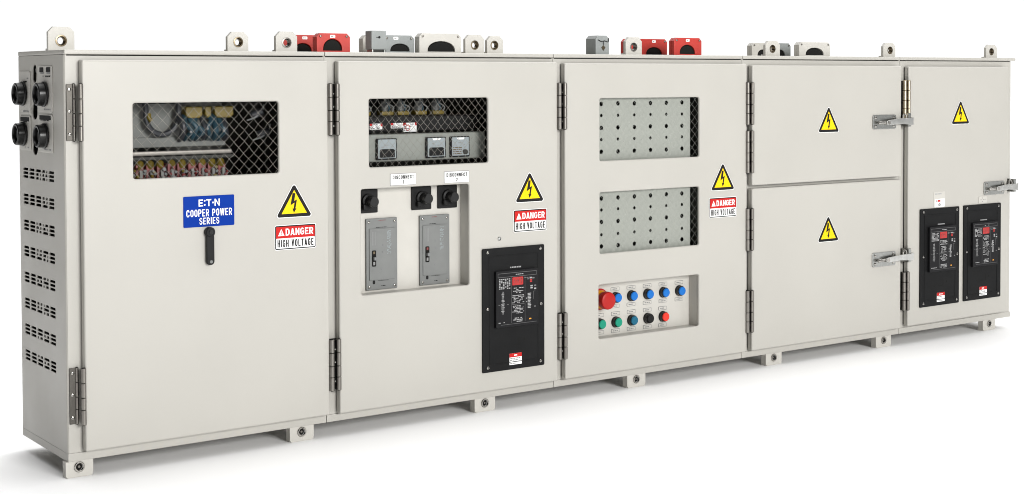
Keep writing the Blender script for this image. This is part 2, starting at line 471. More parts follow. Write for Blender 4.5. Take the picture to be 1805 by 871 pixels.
def relay_panel(par, x0, z0, wide_print=True, label=None):
    w = YD; W, H = .2235, .3605
    P = lambda u, v: (x0 + u, z0 + v)
    mb = MB()
    plate(mb, [rr(x0, z0, x0 + W, z0 + H, .004)], w + .0002, w + .005, 'panel', .0012)
    # raised lip and shallow inner field
    plate(mb, [rr(x0 + .0225, z0 + .021, x0 + W - .0225, z0 + H - .0225, .003), rr(x0 + .0245, z0 + .023, x0 + W - .0245, z0 + H - .0245, .002)], w + .005, w + .0062, 'panel', .0004)
    # scratches and plug marks under the module
    for a, b, c, d in ((.075, .070, .082, .073), (.128, .070, .131, .094), (.098, .071, .124, .0725), (.146, .082, .152, .089)):
        quad(mb, x0 + a, z0 + b, x0 + c, z0 + d, w + .0054, 'gapdark')
    for u in (.098, .104, .110, .116, .122, .128, .133):
        quad(mb, x0 + u, z0 + .2985, x0 + u + .0042, z0 + .3025, w + .0054, 'print')
    pan = build(mb, 'relay_panel', par, label)
    for u, v in ((.018, .349), (.2085, .349), (.0175, .185), (.2105, .184), (.018, .0135), (.2085, .0135)):
        s = MB(); screw(s, x0 + u, z0 + v, w + .005, .0046); build(s, 'screw', pan)
    m = MB(); a0, b0, a1, b1 = x0 + .0405, z0 + .1275, x0 + .1925, z0 + .293
    plate(m, [rr(a0, b0, a1, b1, .003)], w + .005, w + .016, 'module', .0012)
    F0 = w + .0162
    # header bar outline
    for (p, q, r_, s_) in ((.006, .147, .146, .148), (.006, .158, .146, .159), (.006, .147, .0068, .159), (.1452, .147, .146, .159)):
        quad(m, a0 + p, b0 + q, a0 + r_, b0 + s_, F0, 'printdim')
    scrib(m, a0 + .07, b0 + .151, a0 + .10, b0 + .155, 1, F0, 'print')
    for r_ in range(7):
        for c_ in range(6):
            if rnd.random() < .85: quad(m, a0 + .010 + c_ * .0070, b0 + .113 + r_ * .0045, a0 + .0150 + c_ * .0070, b0 + .1158 + r_ * .0045, F0, 'print')
    scrib(m, a0 + .101, b0 + .134, a0 + .128, b0 + .143, 2, F0, 'printdim')
    # LEDs right of the display
    for u, v, k in ((.121, .137, 'print'), (.121, .131, 'display'), (.121, .126, 'display'), (.130, .136, 'printdim'), (.123, .113, 'print'), (.123, .107, 'print'), (.136, .113, 'printdim'), (.136, .104, 'print')):
        plate(m, [rr(a0 + u, b0 + v, a0 + u + .0078, b0 + v + .0042, .001)], F0 - .0003, F0 + .0006, k)
    # centre column text
    quad(m, a0 + .0535, b0 + .012, a0 + .0542, b0 + .146, F0, 'printdim')
    quad(m, a0 + .103, b0 + .012, a0 + .1037, b0 + .146, F0, 'printdim')
    scrib(m, a0 + .057, b0 + .097, a0 + .100, b0 + .115, 4, F0, 'print', .8, center=True)
    scrib(m, a0 + .057, b0 + .068, a0 + .100, b0 + .093, 6, F0, 'print', .8, center=True)
    quad(m, a0 + .056, b0 + .0645, a0 + .101, b0 + .0655, F0, 'printdim')
    scrib(m, a0 + .057, b0 + .037, a0 + .100, b0 + .062, 6, F0, 'print', .75, center=True)
    scrib(m, a0 + .060, b0 + .012, a0 + .098, b0 + .027, 3, F0, 'print', .9, center=True)
    # left one-line diagram
    quad(m, a0 + .0235, b0 + .038, a0 + .0245, b0 + .106, F0, 'print')
    for k in range(18):
        zz = b0 + .040 + k * .0036; l = rnd.uniform(.003, .008)
        quad(m, a0 + .024 - l, zz, a0 + .024 + l * rnd.uniform(.4, 1), zz + .0017, F0, 'print' if k % 3 else 'printdim')
    for u in (.008, .038): quad(m, a0 + u, b0 + .066, a0 + u + .006, b0 + .0675, F0, 'printdim')
    # right table
    for k in range(11):
        zz = b0 + .050 + k * .0042
        quad(m, a0 + .113, zz, a0 + .113 + rnd.uniform(.008, .013), zz + .0024, F0, 'print')
    quad(m, a0 + .134, b0 + .075, a0 + .1348, b0 + .098, F0, 'printdim'); quad(m, a0 + .134, b0 + .098, a0 + .141, b0 + .0988, F0, 'printdim')
    for u, v in ((.108, .078), (.108, .068), (.138, .052)): quad(m, a0 + u, b0 + v, a0 + u + .003, b0 + v + .003, F0, 'print')
    quad(m, a0 + .118, b0 + .0165, a0 + .126, b0 + .020, F0, 'amber')
    scrib(m, a0 + .008, b0 + .013, a0 + .040, b0 + .017, 1, F0, 'print'); quad(m, a0 + .016, b0 + .008, a0 + .146, b0 + .0088, F0, 'printdim')
    mo = build(m, 'relay_module', pan)
    d = MB(); plate(d, [rr(x0 + .0975, z0 + .2490, x0 + .1365, z0 + .2725, .002)], w + .0164, w + .0172, 'display', 0)
    for (u, v, p, q) in ((.103, .262, .108, .2635), (.103, .256, .1045, .2635), (.103, .2555, .108, .257), (.113, .256, .1145, .268), (.119, .256, .1205, .268), (.113, .262, .1205, .2635), (.126, .2555, .131, .257), (.126, .2665, .131, .268), (.1295, .2555, .131, .268)):
        quad(d, x0 + u, z0 + v, x0 + p, z0 + q, w + .0174, 'termred')
    build(d, 'display', pan)
    l = MB(); plate(l, [rr(x0 + .0945, z0 + .0135, x0 + .139, z0 + .047, .001)], w + .0052, w + .0056, 'white', 0)
    quad(l, x0 + .0945, z0 + .0355, x0 + .139, z0 + .047, w + .0058, 'red')
    scrib(l, x0 + .106, z0 + .038, x0 + .128, z0 + .0448, 1, w + .006, 'white', .9, center=True)
    scrib(l, x0 + .0965, z0 + .015, x0 + .137, z0 + .0345, 4, w + .006, 'fade', .9)
    build(l, 'danger_label', pan)
    return pan

def make_latch(par, x0, z0, reach, dark=False):
    """toggle latch: screw plate on the door, arm reaching right to a catch"""
    w = YD; zc = z0 + .026; mb = MB()
    plate(mb, [rr(x0, z0, x0 + .1245, z0 + .051, .008)], w + .0002, w + .0035, 'zinc', .001)
    lt = build(mb, 'latch', par)
    for u, v in ((.014, .011), (.111, .011), (.014, .041), (.111, .041)):
        s = MB(); screw(s, x0 + u, z0 + v, w + .0035, .0056, slot=False); build(s, 'screw', lt)
    a = MB()
    xr = reach
    P = [(x0 + .056, zc - .008), (x0 + .064, zc - .012), (x0 + .13, zc - .0085), (xr - .014, zc - .012), (xr, zc - .014), (xr, zc + .014), (xr - .014, zc + .012), (x0 + .13, zc + .011), (x0 + .064, zc + .006), (x0 + .056, zc + .002)]
    plate(a, [P], w + .016, w + .021, 'armsteel', .001)
    box(a, xr - .004, xr, -w - .020, -w + .004, zc - .014, zc + .014, 'zinc', .001)
    box(a, x0 + .058, x0 + .125, -w - .0165, -w - .0034, zc - .006, zc - .002, 'zinc', .0008)
    cyl(a, (x0 + .066, -w - .0035, zc - .003), (0, -1, 0), .0078, .0185, 'bright', 18)
    lathe(a, [(.0045, 0), (.0045, .034), (.006, .036), (.006, .044), (.0035, .047)], (x0 + .066, -w - .012, zc - .003), (-1, 0, 0), 'bright', 14)
    build(a, 'latch_arm', lt)
    c = MB()
    tube(c, spline([(xr - .046, -w - .011, zc + .004), (xr - .045, -w - .011, zc + .020), (xr - .037, -w - .011, zc + .026), (xr - .029, -w - .011, zc + .020), (xr - .028, -w - .011, zc + .004)], 4), .003, 'bright', 8)
    box(c, xr - .022, xr - .008, -w - .016, -w + .016, zc - .020, zc + .030, 'zinc', .0015)
    build(c, 'latch_catch', lt)
    return lt

def mesh_screen(par, x0, z0, x1, z1, y, px=.0165, pz=.0166, jit=.13, r=.00052, kind='wire'):
    """diamond wire mesh: wires bent round each other at every crossing"""
    mb = MB(); e = .004
    nx = int((x1 - x0 + 2 * e) / px) + 2; nz = int((z1 - z0 + 2 * e) / pz) + 2
    node = {}
    for i in range(nx + 1):
        for j in range(nz + 1):
            node[i, j] = (x0 - e + i * px + rnd.gauss(0, jit) * px * .5, z0 - e + j * pz + rnd.gauss(0, jit) * pz * .5)
    def cl(p): return (min(max(p[0], x0 - e), x1 + e), min(max(p[1], z0 - e), z1 + e))
    for s in (1, -1):
        for i in range(nx + 1):
            for j in range(nz):
                if (i + j) % 2: continue
                for di in (1, -1):
                    a = node[i, j]; k = (i + di, j + 1)
                    if k not in node: continue
                    b = node[k]
                    if s != di: continue
                    m1 = (a[0] + (b[0] - a[0]) * .5 + di * px * .035, a[1] + (b[1] - a[1]) * .5 - pz * .05)
                    lift = .0007 * (1 if (j % 2) ^ (di > 0) else -1)
                    if min(a[0], b[0]) > x1 + e or max(a[0], b[0]) < x0 - e or a[1] > z1 + e: continue
                    pa, pm, pb = cl(a), cl(m1), cl(b)
                    tube(mb, [(pa[0], y - lift, pa[1]), (pm[0], y, pm[1]), (pb[0], y + lift, pb[1])], r, kind, 5, False)
    return build(mb, 'mesh_screen', par)

def coupler(par, x0, x1, y, top, m, label, opening=None, dep=.026, chip=None, oh=.032):
    """cable coupler housing on the lid: chamfered box with a dark half-round mouth"""
    z0 = 1.0065; mb = MB()
    w = -y
    loops = [chamf(x0, z0 - .0003, x1, top, .010)]
    if opening:
        a, b = opening; n = 14; c = (a + b) / 2; rx = (b - a) / 2
        loops.append([(c + rx * math.cos(PI * k / n), z0 + .004 + oh * math.sin(PI * k / n) ** .8) for k in range(n + 1)])
    plate(mb, loops, w - .012, w, m, .0016)
    plate(mb, [chamf(x0 + .0004, z0 - .0003, x1 - .0004, top - .0004, .010)], w - dep, w - .0121, m, .0016)
    o = build(mb, 'coupler_housing', par, label)
    if opening:
        d = MB()
        lathe(d, [(rx * 1.0, 0), (rx * .99, .0075), (rx * .93, .0095), (rx * .3, .011), (0, .0112)], (c, y + .0119, z0 + .004), (0, -1, 0), 'gapdark', 28)
        d.v = [(p[0], p[1], max(z0, z0 + .004 + (p[2] - z0 - .004) * (oh / rx) * .97)) for p in d.v]
        build(d, 'coupler_mouth', o)
        for xx in (x0 + .011, x1 - .011):
            s = MB(); screw(s, xx, top - .0085, w, .0035, 'steel', slot=False); build(s, 'screw', o)
    if chip:
        l = MB(); xc = chip; plate(l, [rr(xc - .008, top - .0125, xc + .008, top - .0045, .002)], w, w + .0006, 'white', 0)
        scrib(l, xc - .005, top - .011, xc + .005, top - .006, 1, w + .0008, 'fade', 1)
        build(l, 'number_plate', o)
    return o

# ------------------------------------------------------------------ cabinets
XS = [0, .712, 1.4875, 2.2737, 3.063, 3.7165]
D = .346
def cabinet(i, label):
    x0 = XS[i] + (.0006 if i else 0); x1 = XS[i + 1] - .0006
    return x0, x1, thing('electrical_cabinet', ((x0 + x1) / 2, D / 2, GZ), label, 'electrical cabinet', 'electrical cabinets standing joined in one row')

def make_body(par, x0, x1, opens, first=False, last=False):
    """hollow sheet-metal shell: frame front, sides, back, top, bottom"""
    mb = MB(); t = .003
    # front frame with door openings
    plate(mb, [[(x0 + t, .0205), (x1 - t, .0205), (x1 - t, .9915), (x0 + t, .9915)]] + [rr(*o, .004) for o in opens], -t, 0, 'paint', .0)
    # sides / back (outer skins painted, inside sheets coloured dark for shade)
    def wall(a0, a1, b0, b1, c0, c1, m): box(mb, a0, a1, b0, b1, c0, c1, m, 0)
    bev = .006
    if not first:
        wall(x0, x0 + t, .0, D, .0205, .994, 'paint')
    wall(x1 - t, x1, .0, D, .0205, .994, 'paint')
    wall(x0 + t, x1 - t, D - t, D, .0205, .994, 'paint')
    wall(x0 + .001, x1 - .001, .003, D - .003, .990, .9946, 'gapdark')  # black sheet under the lid, painted in for the shadow line there
    # dark lining, added to put the interior shade into colour
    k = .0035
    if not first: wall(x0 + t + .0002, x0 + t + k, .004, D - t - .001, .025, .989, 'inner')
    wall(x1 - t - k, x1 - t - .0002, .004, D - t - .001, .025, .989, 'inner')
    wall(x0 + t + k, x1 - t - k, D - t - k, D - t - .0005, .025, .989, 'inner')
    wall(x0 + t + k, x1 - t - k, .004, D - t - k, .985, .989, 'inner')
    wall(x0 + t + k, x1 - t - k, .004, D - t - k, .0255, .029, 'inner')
    return build(mb, 'body', par, smooth=20)

def make_lid(par, x0, x1, last=False):
    mb = MB(); e = .026 if last else 0
    box(mb, x0, x1 + e, -.0045, D + .004, .9945, 1.0062, 'paint', .0028, 3)
    return build(mb, 'lid', par)
def make_base(par, x0, x1, last=False):
    mb = MB(); e = .006 if last else 0
    box(mb, x0, x1 + e, -.0022, D + .002, .0, .0203, 'paint', .0016, 2)
    return build(mb, 'base_rail', par)
def shell(i, par, x0, x1, opens, first=False, last=False):
    make_body(par, x0, x1, opens, first, last); make_lid(par, x0, x1, last); make_base(par, x0, x1, last)

# ---- cabinet 1 -----------------------------------------------------
x0, x1, C1 = cabinet(0, 'light grey cabinet with blue name sign, black handle and vent slots in its end')
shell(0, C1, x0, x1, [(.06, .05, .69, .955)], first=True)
d1 = make_door(C1, .036, .0245, .7105, .9815, [(.1645, .686, .563, .8745)])
# left end panel, cut with eight groups of vent slots
mb = MB(); holes = []
for g in range(8):
    zc = .693 - g * .0677
    for r_ in range(3):
        zz = zc + (1 - r_) * .0098
        for c_ in range(5):
            ya = .079 + c_ * .0495; yb = ya + .040
            if c_ in (1, 2) and rnd.random() < .55:
                k = rnd.uniform(.3, .7) * .04
                holes.append(rr(ya, zz - .0033, ya + k - .004, zz + .0033, .0025, 3)); holes.append(rr(ya + k + .004, zz - .0033, yb, zz + .0033, .0025, 3))
            else: holes.append(rr(ya, zz - .0033, yb, zz + .0033, .0025, 3))
holes.append(rr(.202, .925, .232, .972, .015, 6)); holes.append(rr(.198, .832, .238, .879, .018, 6)); holes.append(rr(.198, .742, .238, .782, .018, 6))
plate(mb, [[(.0065, .0205), (D, .0205), (D, .994), (.0065, .994)]] + holes, -.003, 0, 'paint', .0004, LEFT)
# rounded front corner between end panel and frame
n = 6; V = []
for k in range(n + 1):
    t = PI / 2 * k / n
    for zz in (.0205, .994): V.append((.0065 - .0065 * math.cos(t), .0065 - .0065 * math.sin(t), zz))
mb.add(V, [[2 * k, 2 * k + 2, 2 * k + 3, 2 * k + 1] for k in range(n)], 'paint')
build(mb, 'end_panel', C1, 'end panel with eight groups of dark vent slots', smooth=40)
# receptacle plates and sockets on the end panel
for (ya, yb, za, zb) in ((.079, .187, .852, .968), (.079, .187, .752, .847), (.247, .338, .845, .955), (.247, .338, .752, .840)):
    p = MB(); plate(p, [rr(ya, za, yb, zb, .008)], .0002, .0022, 'lugpaint', .0006, LEFT)
    upper = za > .8
    zt = zb - .030 if upper else zb - .018
    for q in range(2):
        scrib(p, ya + .012, zt + q * .008, yb - .014, zt + q * .008 + .0075, 1, .0026, 'ink' if q == 0 else 'fade', .8, LEFT)
    scrib(p, ya + .012, za + .004, yb - .03, za + .011, 1, .0026, 'fade', .7, LEFT)
    if upper and ya < .2:
        for yy in (.092, .142): plate(p, [rr(yy, .952, yy + .028, .964, .002)], .0022, .0032, 'ink', 0, LEFT)
    if not upper: plate(p, [rr(ya + .012, zb - .014, yb - .012, zb - .003, .001)], .0022, .0030, 'ink', 0, LEFT)
    build(p, 'receptacle_plate', C1)
for yc in (.298, .131):
    for zc in (.897, .793):
        s = MB()
        lathe_closed(s, [(.0, .002), (.0305, .002), (.0318, .004), (.0318, .0065), (.0295, .0085), (.0286, .018), (.0280, .0225), (.0255, .0245), (.0215, .024), (.020, .020), (.020, .010), (0, .010)], (-.002, yc, zc), (-1, 0, 0), 'gloss', 36)
        so = build(s, 'receptacle_socket', C1)
        b = MB(); cyl(b, (-.012, yc, zc), (-1, 0, 0), .0125, .008, 'black', 20); build(b, 'socket_insert', so)
p = MB()
cyl(p, (.010, .217, .957), (-1, 0, 0), .006, .006, 'bright', 14); box(p, .006, .010, .208, .228, .930, .948, 'brass', .001); build(p, 'release_pin', C1)
# hinges, handle, signs
make_hinge(C1, 0, .8535, leaf=True); make_hinge(C1, 0, .1615, leaf=True)
s = MB(); w = YD
plate(s, [rr(.2935, .557, .4335, .636, .003)], w + .0002, w + .0012, 'blue', .0003)
for st, a, b in (('E', .3348, .3468), ('T', .3560, .3695), ('N', .3785, .3930)):
    letters(s, st, a, .6092, b, .6272, w + .0015, 'white', .19)
for xx, zz in ((.3515, .6235), (.3515, .6130), (.3742, .6180)):
    plate(s, [circ(xx, zz, .0023, 12)], w + .0012, w + .0015, 'white')
letters(s, 'COOPER POWER', .3015, .5835, .4265, .6020, w + .0015, 'white', .135, .13)
letters(s, 'SERIES', .3365, .5630, .3910, .5803, w + .0015, 'white', .135, .13)
build(s, 'name_plate', d1)
h = MB(); hx = .3625
plate(h, [rr(hx - .0105, .459, hx + .0105, .547, .009, 6)], w + .002, w + .012, 'black', .002)
cyl(h, (hx - .001, -w, .5435), (0, -1, 0), .0128, .016, 'black', 24, .002)
cyl(h, (hx - .001, -w - .016, .5435), (0, -1, 0), .0055, .002, 'gloss', 18)
cyl(h, (hx + .001, -w - .012, .4675), (0, -1, 0), .0042, .0012, 'grey', 16)
build(h, 'door_handle', d1)
warning_sign(d1, .606, .568); danger_sign(d1, .5495, .4833)
mesh_screen(d1, .1645, .686, .563, .8745, -.0175, .0139, .0149)
# equipment behind the window of cabinet 1
p = MB(); box(p, .15, .462, .105, .108, .757, .870, 'plate', .001); box(p, .15, .468, .098, .1045, .757, .783, 'plate', .002); build(p, 'mounting_plate', C1)
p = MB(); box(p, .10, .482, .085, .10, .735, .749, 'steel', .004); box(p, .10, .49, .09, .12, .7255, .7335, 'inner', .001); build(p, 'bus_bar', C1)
p = MB(); tube(p, spline([(.240, .085, .88)] + [(.285 + .044 * math.cos(R(a)), .083, .838 + .047 * math.sin(R(a))) for a in range(180, 361, 20)] + [(.330, .085, .88)], 4), .0075, 'cabdark', 10); build(p, 'hose', C1)
p = MB(); tube(p, [(.247, .078, .845), (.245, .075, .835), (.251, .072, .826)], .006, 'cabyel', 8); build(p, 'hose_highlight', C1)  # short yellow tube laid on the hose as a painted highlight
for (a, b) in ((.343, .388), (.397, .413), (.424, .476)):
    p = MB(); plate(p, [[(a, .862), (b, .862), (b + .001, .840), (b - .008, .832), (a + .008, .832), (a - .001, .842)]], -.100, -.065, 'cabyel', .003); build(p, 'yellow_terminal', C1)
for k in range(9):
    xa = .330 + k * .0155; p = MB(); dz = rnd.uniform(-.006, .006)
    tube(p, spline([(xa + rnd.uniform(-.004, .004), .085, .840), (xa + rnd.uniform(-.01, .01), .070, .822 + dz), (xa + rnd.uniform(-.008, .014), .060, .803 + dz), (xa + .004, .075, .786), (xa + .006, .095, .776)], 5), rnd.uniform(.0055, .0085), 'cabblue' if k % 4 else 'cabdark', 8)
    if k % 3 == 1: cyl(p, (xa + .004, .056, .800 + dz), (0, -1, .2), .0035, .006, 'greydk', 10)
    build(p, 'blue_cable', C1)
for k in range(11):
    xa = .168 + k * .0285; p = MB(); j = rnd.uniform(-.003, .003)
    box(p, xa - .011, xa + .011, .085 + rnd.uniform(0, .006), .12, .668, .712 + j, 'termred', .003)
    for q_ in range(3): cyl(p, (xa + rnd.uniform(-.012, .012), .080, rnd.uniform(.676, .706)), (rnd.uniform(-.4, .4), -1, rnd.uniform(-.2, .5)), rnd.uniform(.003, .0055), .008, rnd.choice(('glassy', 'greydk', 'termred', 'cabyel')), 9, .001)
    box(p, xa - .004, xa + .005, .078, .086, .680, .700, 'glassy', .002)
    cyl(p, (xa + .008, .088, .690 + j), (0, -1, 0), .004, .012, 'grey', 10)
    t = build(p, 'fuse_block', C1)
    q = MB(); lathe(q, [(.0105, 0), (.0115, .006), (.009, .015), (.004, .019), (0, .0195)], (xa + j, .098, .7065), (0, -.45, 1), 'cabyel', 14); build(q, 'cap', t)
for (xx, zz, yy) in ((.552, .835, .08), (.570, .782, .08)):
    p = MB(); cyl(p, (xx - .018, yy, zz), (1, -.3, .4), .011, .034, 'cabdark', 16, .002)
    tube(p, spline([(xx - .03, yy, zz - .012), (xx - .012, yy - .012, zz - .004), (xx + .01, yy - .01, zz + .012), (xx + .02, yy, zz + .03)], 4), .0022, 'greydk', 6)
    build(p, 'clamp', C1)
# lid gear and feet
make_lug(C1, .003, .070, .12, 1.0655, .036, .0125); make_lug(C1, .449, .509, .04, 1.0575, .4795); make_lug(C1, .589, .653, .04, 1.0605, .621, .012, False)
for a, b in ((-.006, .063), (.602, .674)): make_foot(C1, a, b); make_foot(C1, a + (.12 if a < 0 else 0), b + (.12 if a < 0 else 0), D - .002, True)

# ---- cabinet 2 -----------------------------------------------------
x0, x1, C2 = cabinet(1, 'light grey cabinet whose door recess holds two grey breakers beside a single black relay panel')
shell(1, C2, x0, x1, [(.765, .05, 1.465, .955)])
d2 = make_door(C2, .7415, .0235, 1.4865, .9815, [(.8375, .690, 1.234, .878), (.811, .340, 1.1665, .631)])
def recess(par, x0, z0, x1, z1, back, flare=.0):
    mb = MB(); t = .002
    box(mb, x0 - .004, x1 + .004, back, back + t, z0 - .004, z1 + .004, 'lugpaint', 0)
    box(mb, x0 - .004, x0 - .0015, -YD + .0042, back, z0 - .004, z1 + .004, 'paint', 0)
    box(mb, x1 + .0015, x1 + .004, -YD + .0042, back, z0 - .004, z1 + .004, 'paint', 0)
    box(mb, x0 - .0014, x1 + .0014, -YD + .0042, back, z0 - .004, z0 - .0015, 'paint', 0)
    box(mb, x0 - .0014, x1 + .0014, -YD + .0042, back, z1 + .0015, z1 + .004, 'paint', 0)
    return build(mb, 'control_recess', par)
BK = .024
recess(C2, .811, .340, 1.1665, .631, BK)
for xc in (.8555, 1.0325, 1.1205):
    k = MB(); hw = .0325
    plate(k, [rr(xc - hw, .561, xc + hw, .627, .003)], -BK + .0002, -BK + .007, 'black', .0015)
    lathe(k, [(.021, 0), (.020, .008), (.015, .010), (.015, .022)], (xc, BK - .007, .594), (0, -1, 0), 'black', 26)
    ko = build(k, 'rotary_switch', C2)
    g = MB(); cyl(g, (xc, BK - .029, .594), (0, -1, 0), .0148, .016, 'gloss', 26, .002)
    box(g, xc - .021, xc + .002, BK - .022, BK - .010, .571, .586, 'black', .003)
    build(g, 'knob', ko)
def breaker(par, x0, z0):
    W, H = .1005, .1995; w = -BK; mb = MB()
    plate(mb, [rr(x0, z0, x0 + W, z0 + H, .003)], w + .0002, w + .007, 'grey', .0014)
    plate(mb, [rr(x0 + .009, z0 + .0275, x0 + W - .0085, z0 + H - .0285, .002)], w + .007, w + .0095, 'grey', .0008)
    f = w + .0097; g = w + .0073
    scrib(mb, x0 + .040, z0 + H - .0075, x0 + .064, z0 + H - .004, 1, g, 'termred', 1)
    scrib(mb, x0 + .032, z0 + H - .0268, x0 + .068, z0 + H - .0235, 1, g, 'ink', 1)
    scrib(mb, x0 + .048, z0 + .0085, x0 + .064, z0 + .0125, 1, g, 'ink', 1)
    scrib(mb, x0 + .038, z0 + .024, x0 + .072, z0 + .0265, 1, g, 'ink', 1)
    for r_ in range(13): scrib(mb, x0 + .0655, z0 + .099 + r_ * .0051, x0 + .081, z0 + .1040 + r_ * .0051, 2, f, 'meter', .62)
    for c_ in range(3): quad(mb, x0 + .0175 + c_ * .0045, z0 + .125, x0 + .0190 + c_ * .0045, z0 + .163, f, 'fade')
    quad(mb, x0 + .0905, z0 + .03, x0 + .0912, z0 + H - .03, f + .0002 - .0022, 'ink')
    for u, v in ((.052, .125), (.052, .105), (.048, .058)): plate(mb, [circ(x0 + u, z0 + v, .0022, 10)], w + .0095, w + .0102, 'greydk')
    bo = build(mb, 'circuit_breaker', par)
    t = MB(); plate(t, [rr(x0 + .0165, z0 + .066, x0 + .0295, z0 + .111, .003)], w + .0095, w + .0105, 'gapdark', 0)
    box(t, x0 + .0185, x0 + .0275, -w - .020, -w - .0104, z0 + .084, z0 + .093, 'greydk', .0012)
    quad(t, x0 + .020, z0 + .101, x0 + .026, z0 + .108, w + .0108, 'brass' if x0 < .9 else 'termred')
    quad(t, x0 + .020, z0 + .070, x0 + .026, z0 + .079, w + .0108, 'fade')
    build(t, 'toggle', bo)
    t = MB(); plate(t, [rr(x0 + .020, z0 + .0165, x0 + .0275, z0 + .027, .003)], w + .0070, w + .0078, 'ink', 0); build(t, 'test_button', bo)
    for u, v in ((.009, H - .010), (W - .009, H - .010), (.009, .009), (W - .009, .009)):
        s = MB(); screw(s, x0 + u, z0 + v, w + .007, .0038); build(s, 'screw', bo)
    return bo
breaker(C2, .850, .345); breaker(C2, 1.0255, .3445)
def tag_plate(par, x0, z0, x1, z1, a, b):
    l = MB(); w = YD
    plate(l, [rr(x0, z0, x1, z1, .002)], w + .0002, w + .0010, 'fade', .0)
    plate(l, [rr(x0 + .0012, z0 + .0012, x1 - .0012, z1 - .0012, .0015)], w + .0010, w + .0013, 'white', .0)
    letters(l, a, x0 + .0075, z0 + .0175, x1 - .0075, z1 - .0050, w + .0016, 'ink', .19, .16)
    xc = (x0 + x1) / 2; hw = .0020 if b == '1' else .0030; letters(l, b, xc - hw, z0 + .004, xc + hw, z0 + .0145, w + .0016, 'ink', .17)
    return build(l, 'name_plate', par)
tag_plate(d2, .9025, .637, .9865, .670, 'DISCONNECT', '1'); tag_plate(d2, 1.0805, .636, 1.1660, .6695, 'DISCONNECT', '2')
warning_sign(d2, 1.3815, .5690); danger_sign(d2, 1.3237, .4825)
relay_panel(C2, 1.2085, .0795)
s = MB(); screw(s, 1.272, .466, YD, .006, 'zinc'); build(s, 'screw', d2)
for zc in (.851, .1595): make_hinge(C2, .7265, zc)
mesh_screen(d2, .8375, .690, 1.234, .878, -.0175, .0116, .0126, .15, .00047)
# behind the window: grey meter band, warning labels, row of connectors
p = MB(); box(p, .80, 1.262, .030, .050, .7005, .7775, 'rail', .004, 3); build(p, 'meter_rail', C2)
for k, (a, b) in enumerate(((.888, .954), (1.0515, 1.1185), (1.1345, 1.2005))):
    q = MB(); plate(q, [rr(a, .7065, b, .7660, .003)], -.030 + .0002, -.030 + .008, 'ink', .001)
    plate(q, [rr(a + .0045, .7105, b - .0035, .7635, .002)], -.022, -.0212, 'meter', 0)
    if k < 2: plate(q, [[(a + .009, .7125), (b - .008, .7125), (b - .008, .733), (b - .013, .7365), (a + .014, .7365), (a + .009, .732)]], -.0212, -.0205, 'ink', 0)
    else:
        scrib(q, a + .008, .7135, b - .022, .737, 4, -.0209, 'brass', .95); plate(q, [rr(b - .025, .7135, b - .007, .728, .006)], -.0212, -.0205, 'inner', 0)
    if k: plate(q, [[(a + .02, .7625), (b - .018, .7625), (b - .022, .757), (a + .024, .757)]], -.0212, -.0206, 'white', 0)
    scrib(q, a + .012, .740, b - .012, .750, 2, -.0209, 'fade', .5, center=True)
    build(q, 'meter', C2)
p = MB(); box(p, .80, 1.27, .072, .10, .782, .825, 'black', .004); build(p, 'cross_bar', C2)
for (a, b, c, d) in ((.895, .936, .790, .8065), (.964, 1.010, .792, .807), (1.006, 1.050, .781, .807)):
    q = MB(); plate(q, [rr(a, c, b, d, .001)], -.0718, -.0712, 'white', 0)
    scrib(q, a + .002, c + .001, b - .004, d - .001, 4, -.071, 'ink' if a < 1 else 'fade', .8)
    quad(q, a, d - .006, a + .008, d, -.0709, 'red'); quad(q, b - .006, d - .008, b, d, -.0709, 'red')
    if a > 1: plate(q, [circ(a + .014, c + .012, .0085, 16), circ(a + .014, c + .012, .0065, 16)], -.0709, -.0706, 'red', 0)
    build(q, 'warning_label', C2)
for a in (.87, .945, .998, 1.058, 1.118):
    q = MB(); b = a + .040
    box(q, a, b, .088, .120, .828, .842, 'cabyel', .004); lathe(q, [(.013, 0), (.016, .01), (.011, .024), (.013, .03)], (a + .02, .104, .838), (0, 0, 1), 'grey', 16)
    for j in range(3):
        tube(q, spline([(a + .006 + j * .013, .085, .840), (a + .004 + j * .014, .078, .852), (a + .014 + rnd.uniform(-.006, .01), .084, .866), (a + .02, .10, .886)], 4), .0022, 'grey' if j != 1 else 'cabblue', 6)
    build(q, 'cable_connector', C2)
make_lug(C2, 1.199, 1.266, .04, 1.0605, 1.232); make_lug(C2, 1.276, 1.334, .04, 1.058, 1.302)
coupler(C2, .692, .826, .215, 1.0580, 'redbox', 'red coupler housing standing at the back', (.735, .790), chip=.768, dep=.026, oh=.024)
coupler(C2, .7135, .817, .042, 1.0580, 'redbox', 'red coupler housing nearest the front', (.733, .792), chip=.762, dep=.026)
p = MB(); plate(p, [rr(.884, 1.0145, .932, 1.0675, .003)], -.075, -.04, 'greybox', .002); box(p, .888, .928, .045, .07, 1.0058, 1.0146, 'inner', .001)
for u in (.886, .925): box(p, u, u + .005, .04, .07, 1.0058, 1.0146, 'zinc', .001)
scrib(p, .899, 1.0470, .918, 1.0510, 1, .0403 - .08, 'ink', 1); plate(p, [circ(.909, 1.049, .0035, 12)], -.04, -.0394, 'ink', 0); build(p, 'interlock_box', C2, 'grey box on short legs')
coupler(C2, .952, .986, .205, 1.0600, 'lugpaint', 'pale narrow housing behind the grey box', dep=.026)
coupler(C2, .931, 1.034, .055, 1.0560, 'greybox', 'grey coupler housing', (.954, 1.018), chip=.972, dep=.026, oh=.022)
coupler(C2, 1.038, 1.181, .035, 1.0625, 'lugpaint', 'white coupler housing with the large dark mouth', (1.066, 1.160), dep=.026, oh=.030)
make_foot(C2, 1.200, 1.273); make_foot(C2, 1.200, 1.273, D - .002, True)

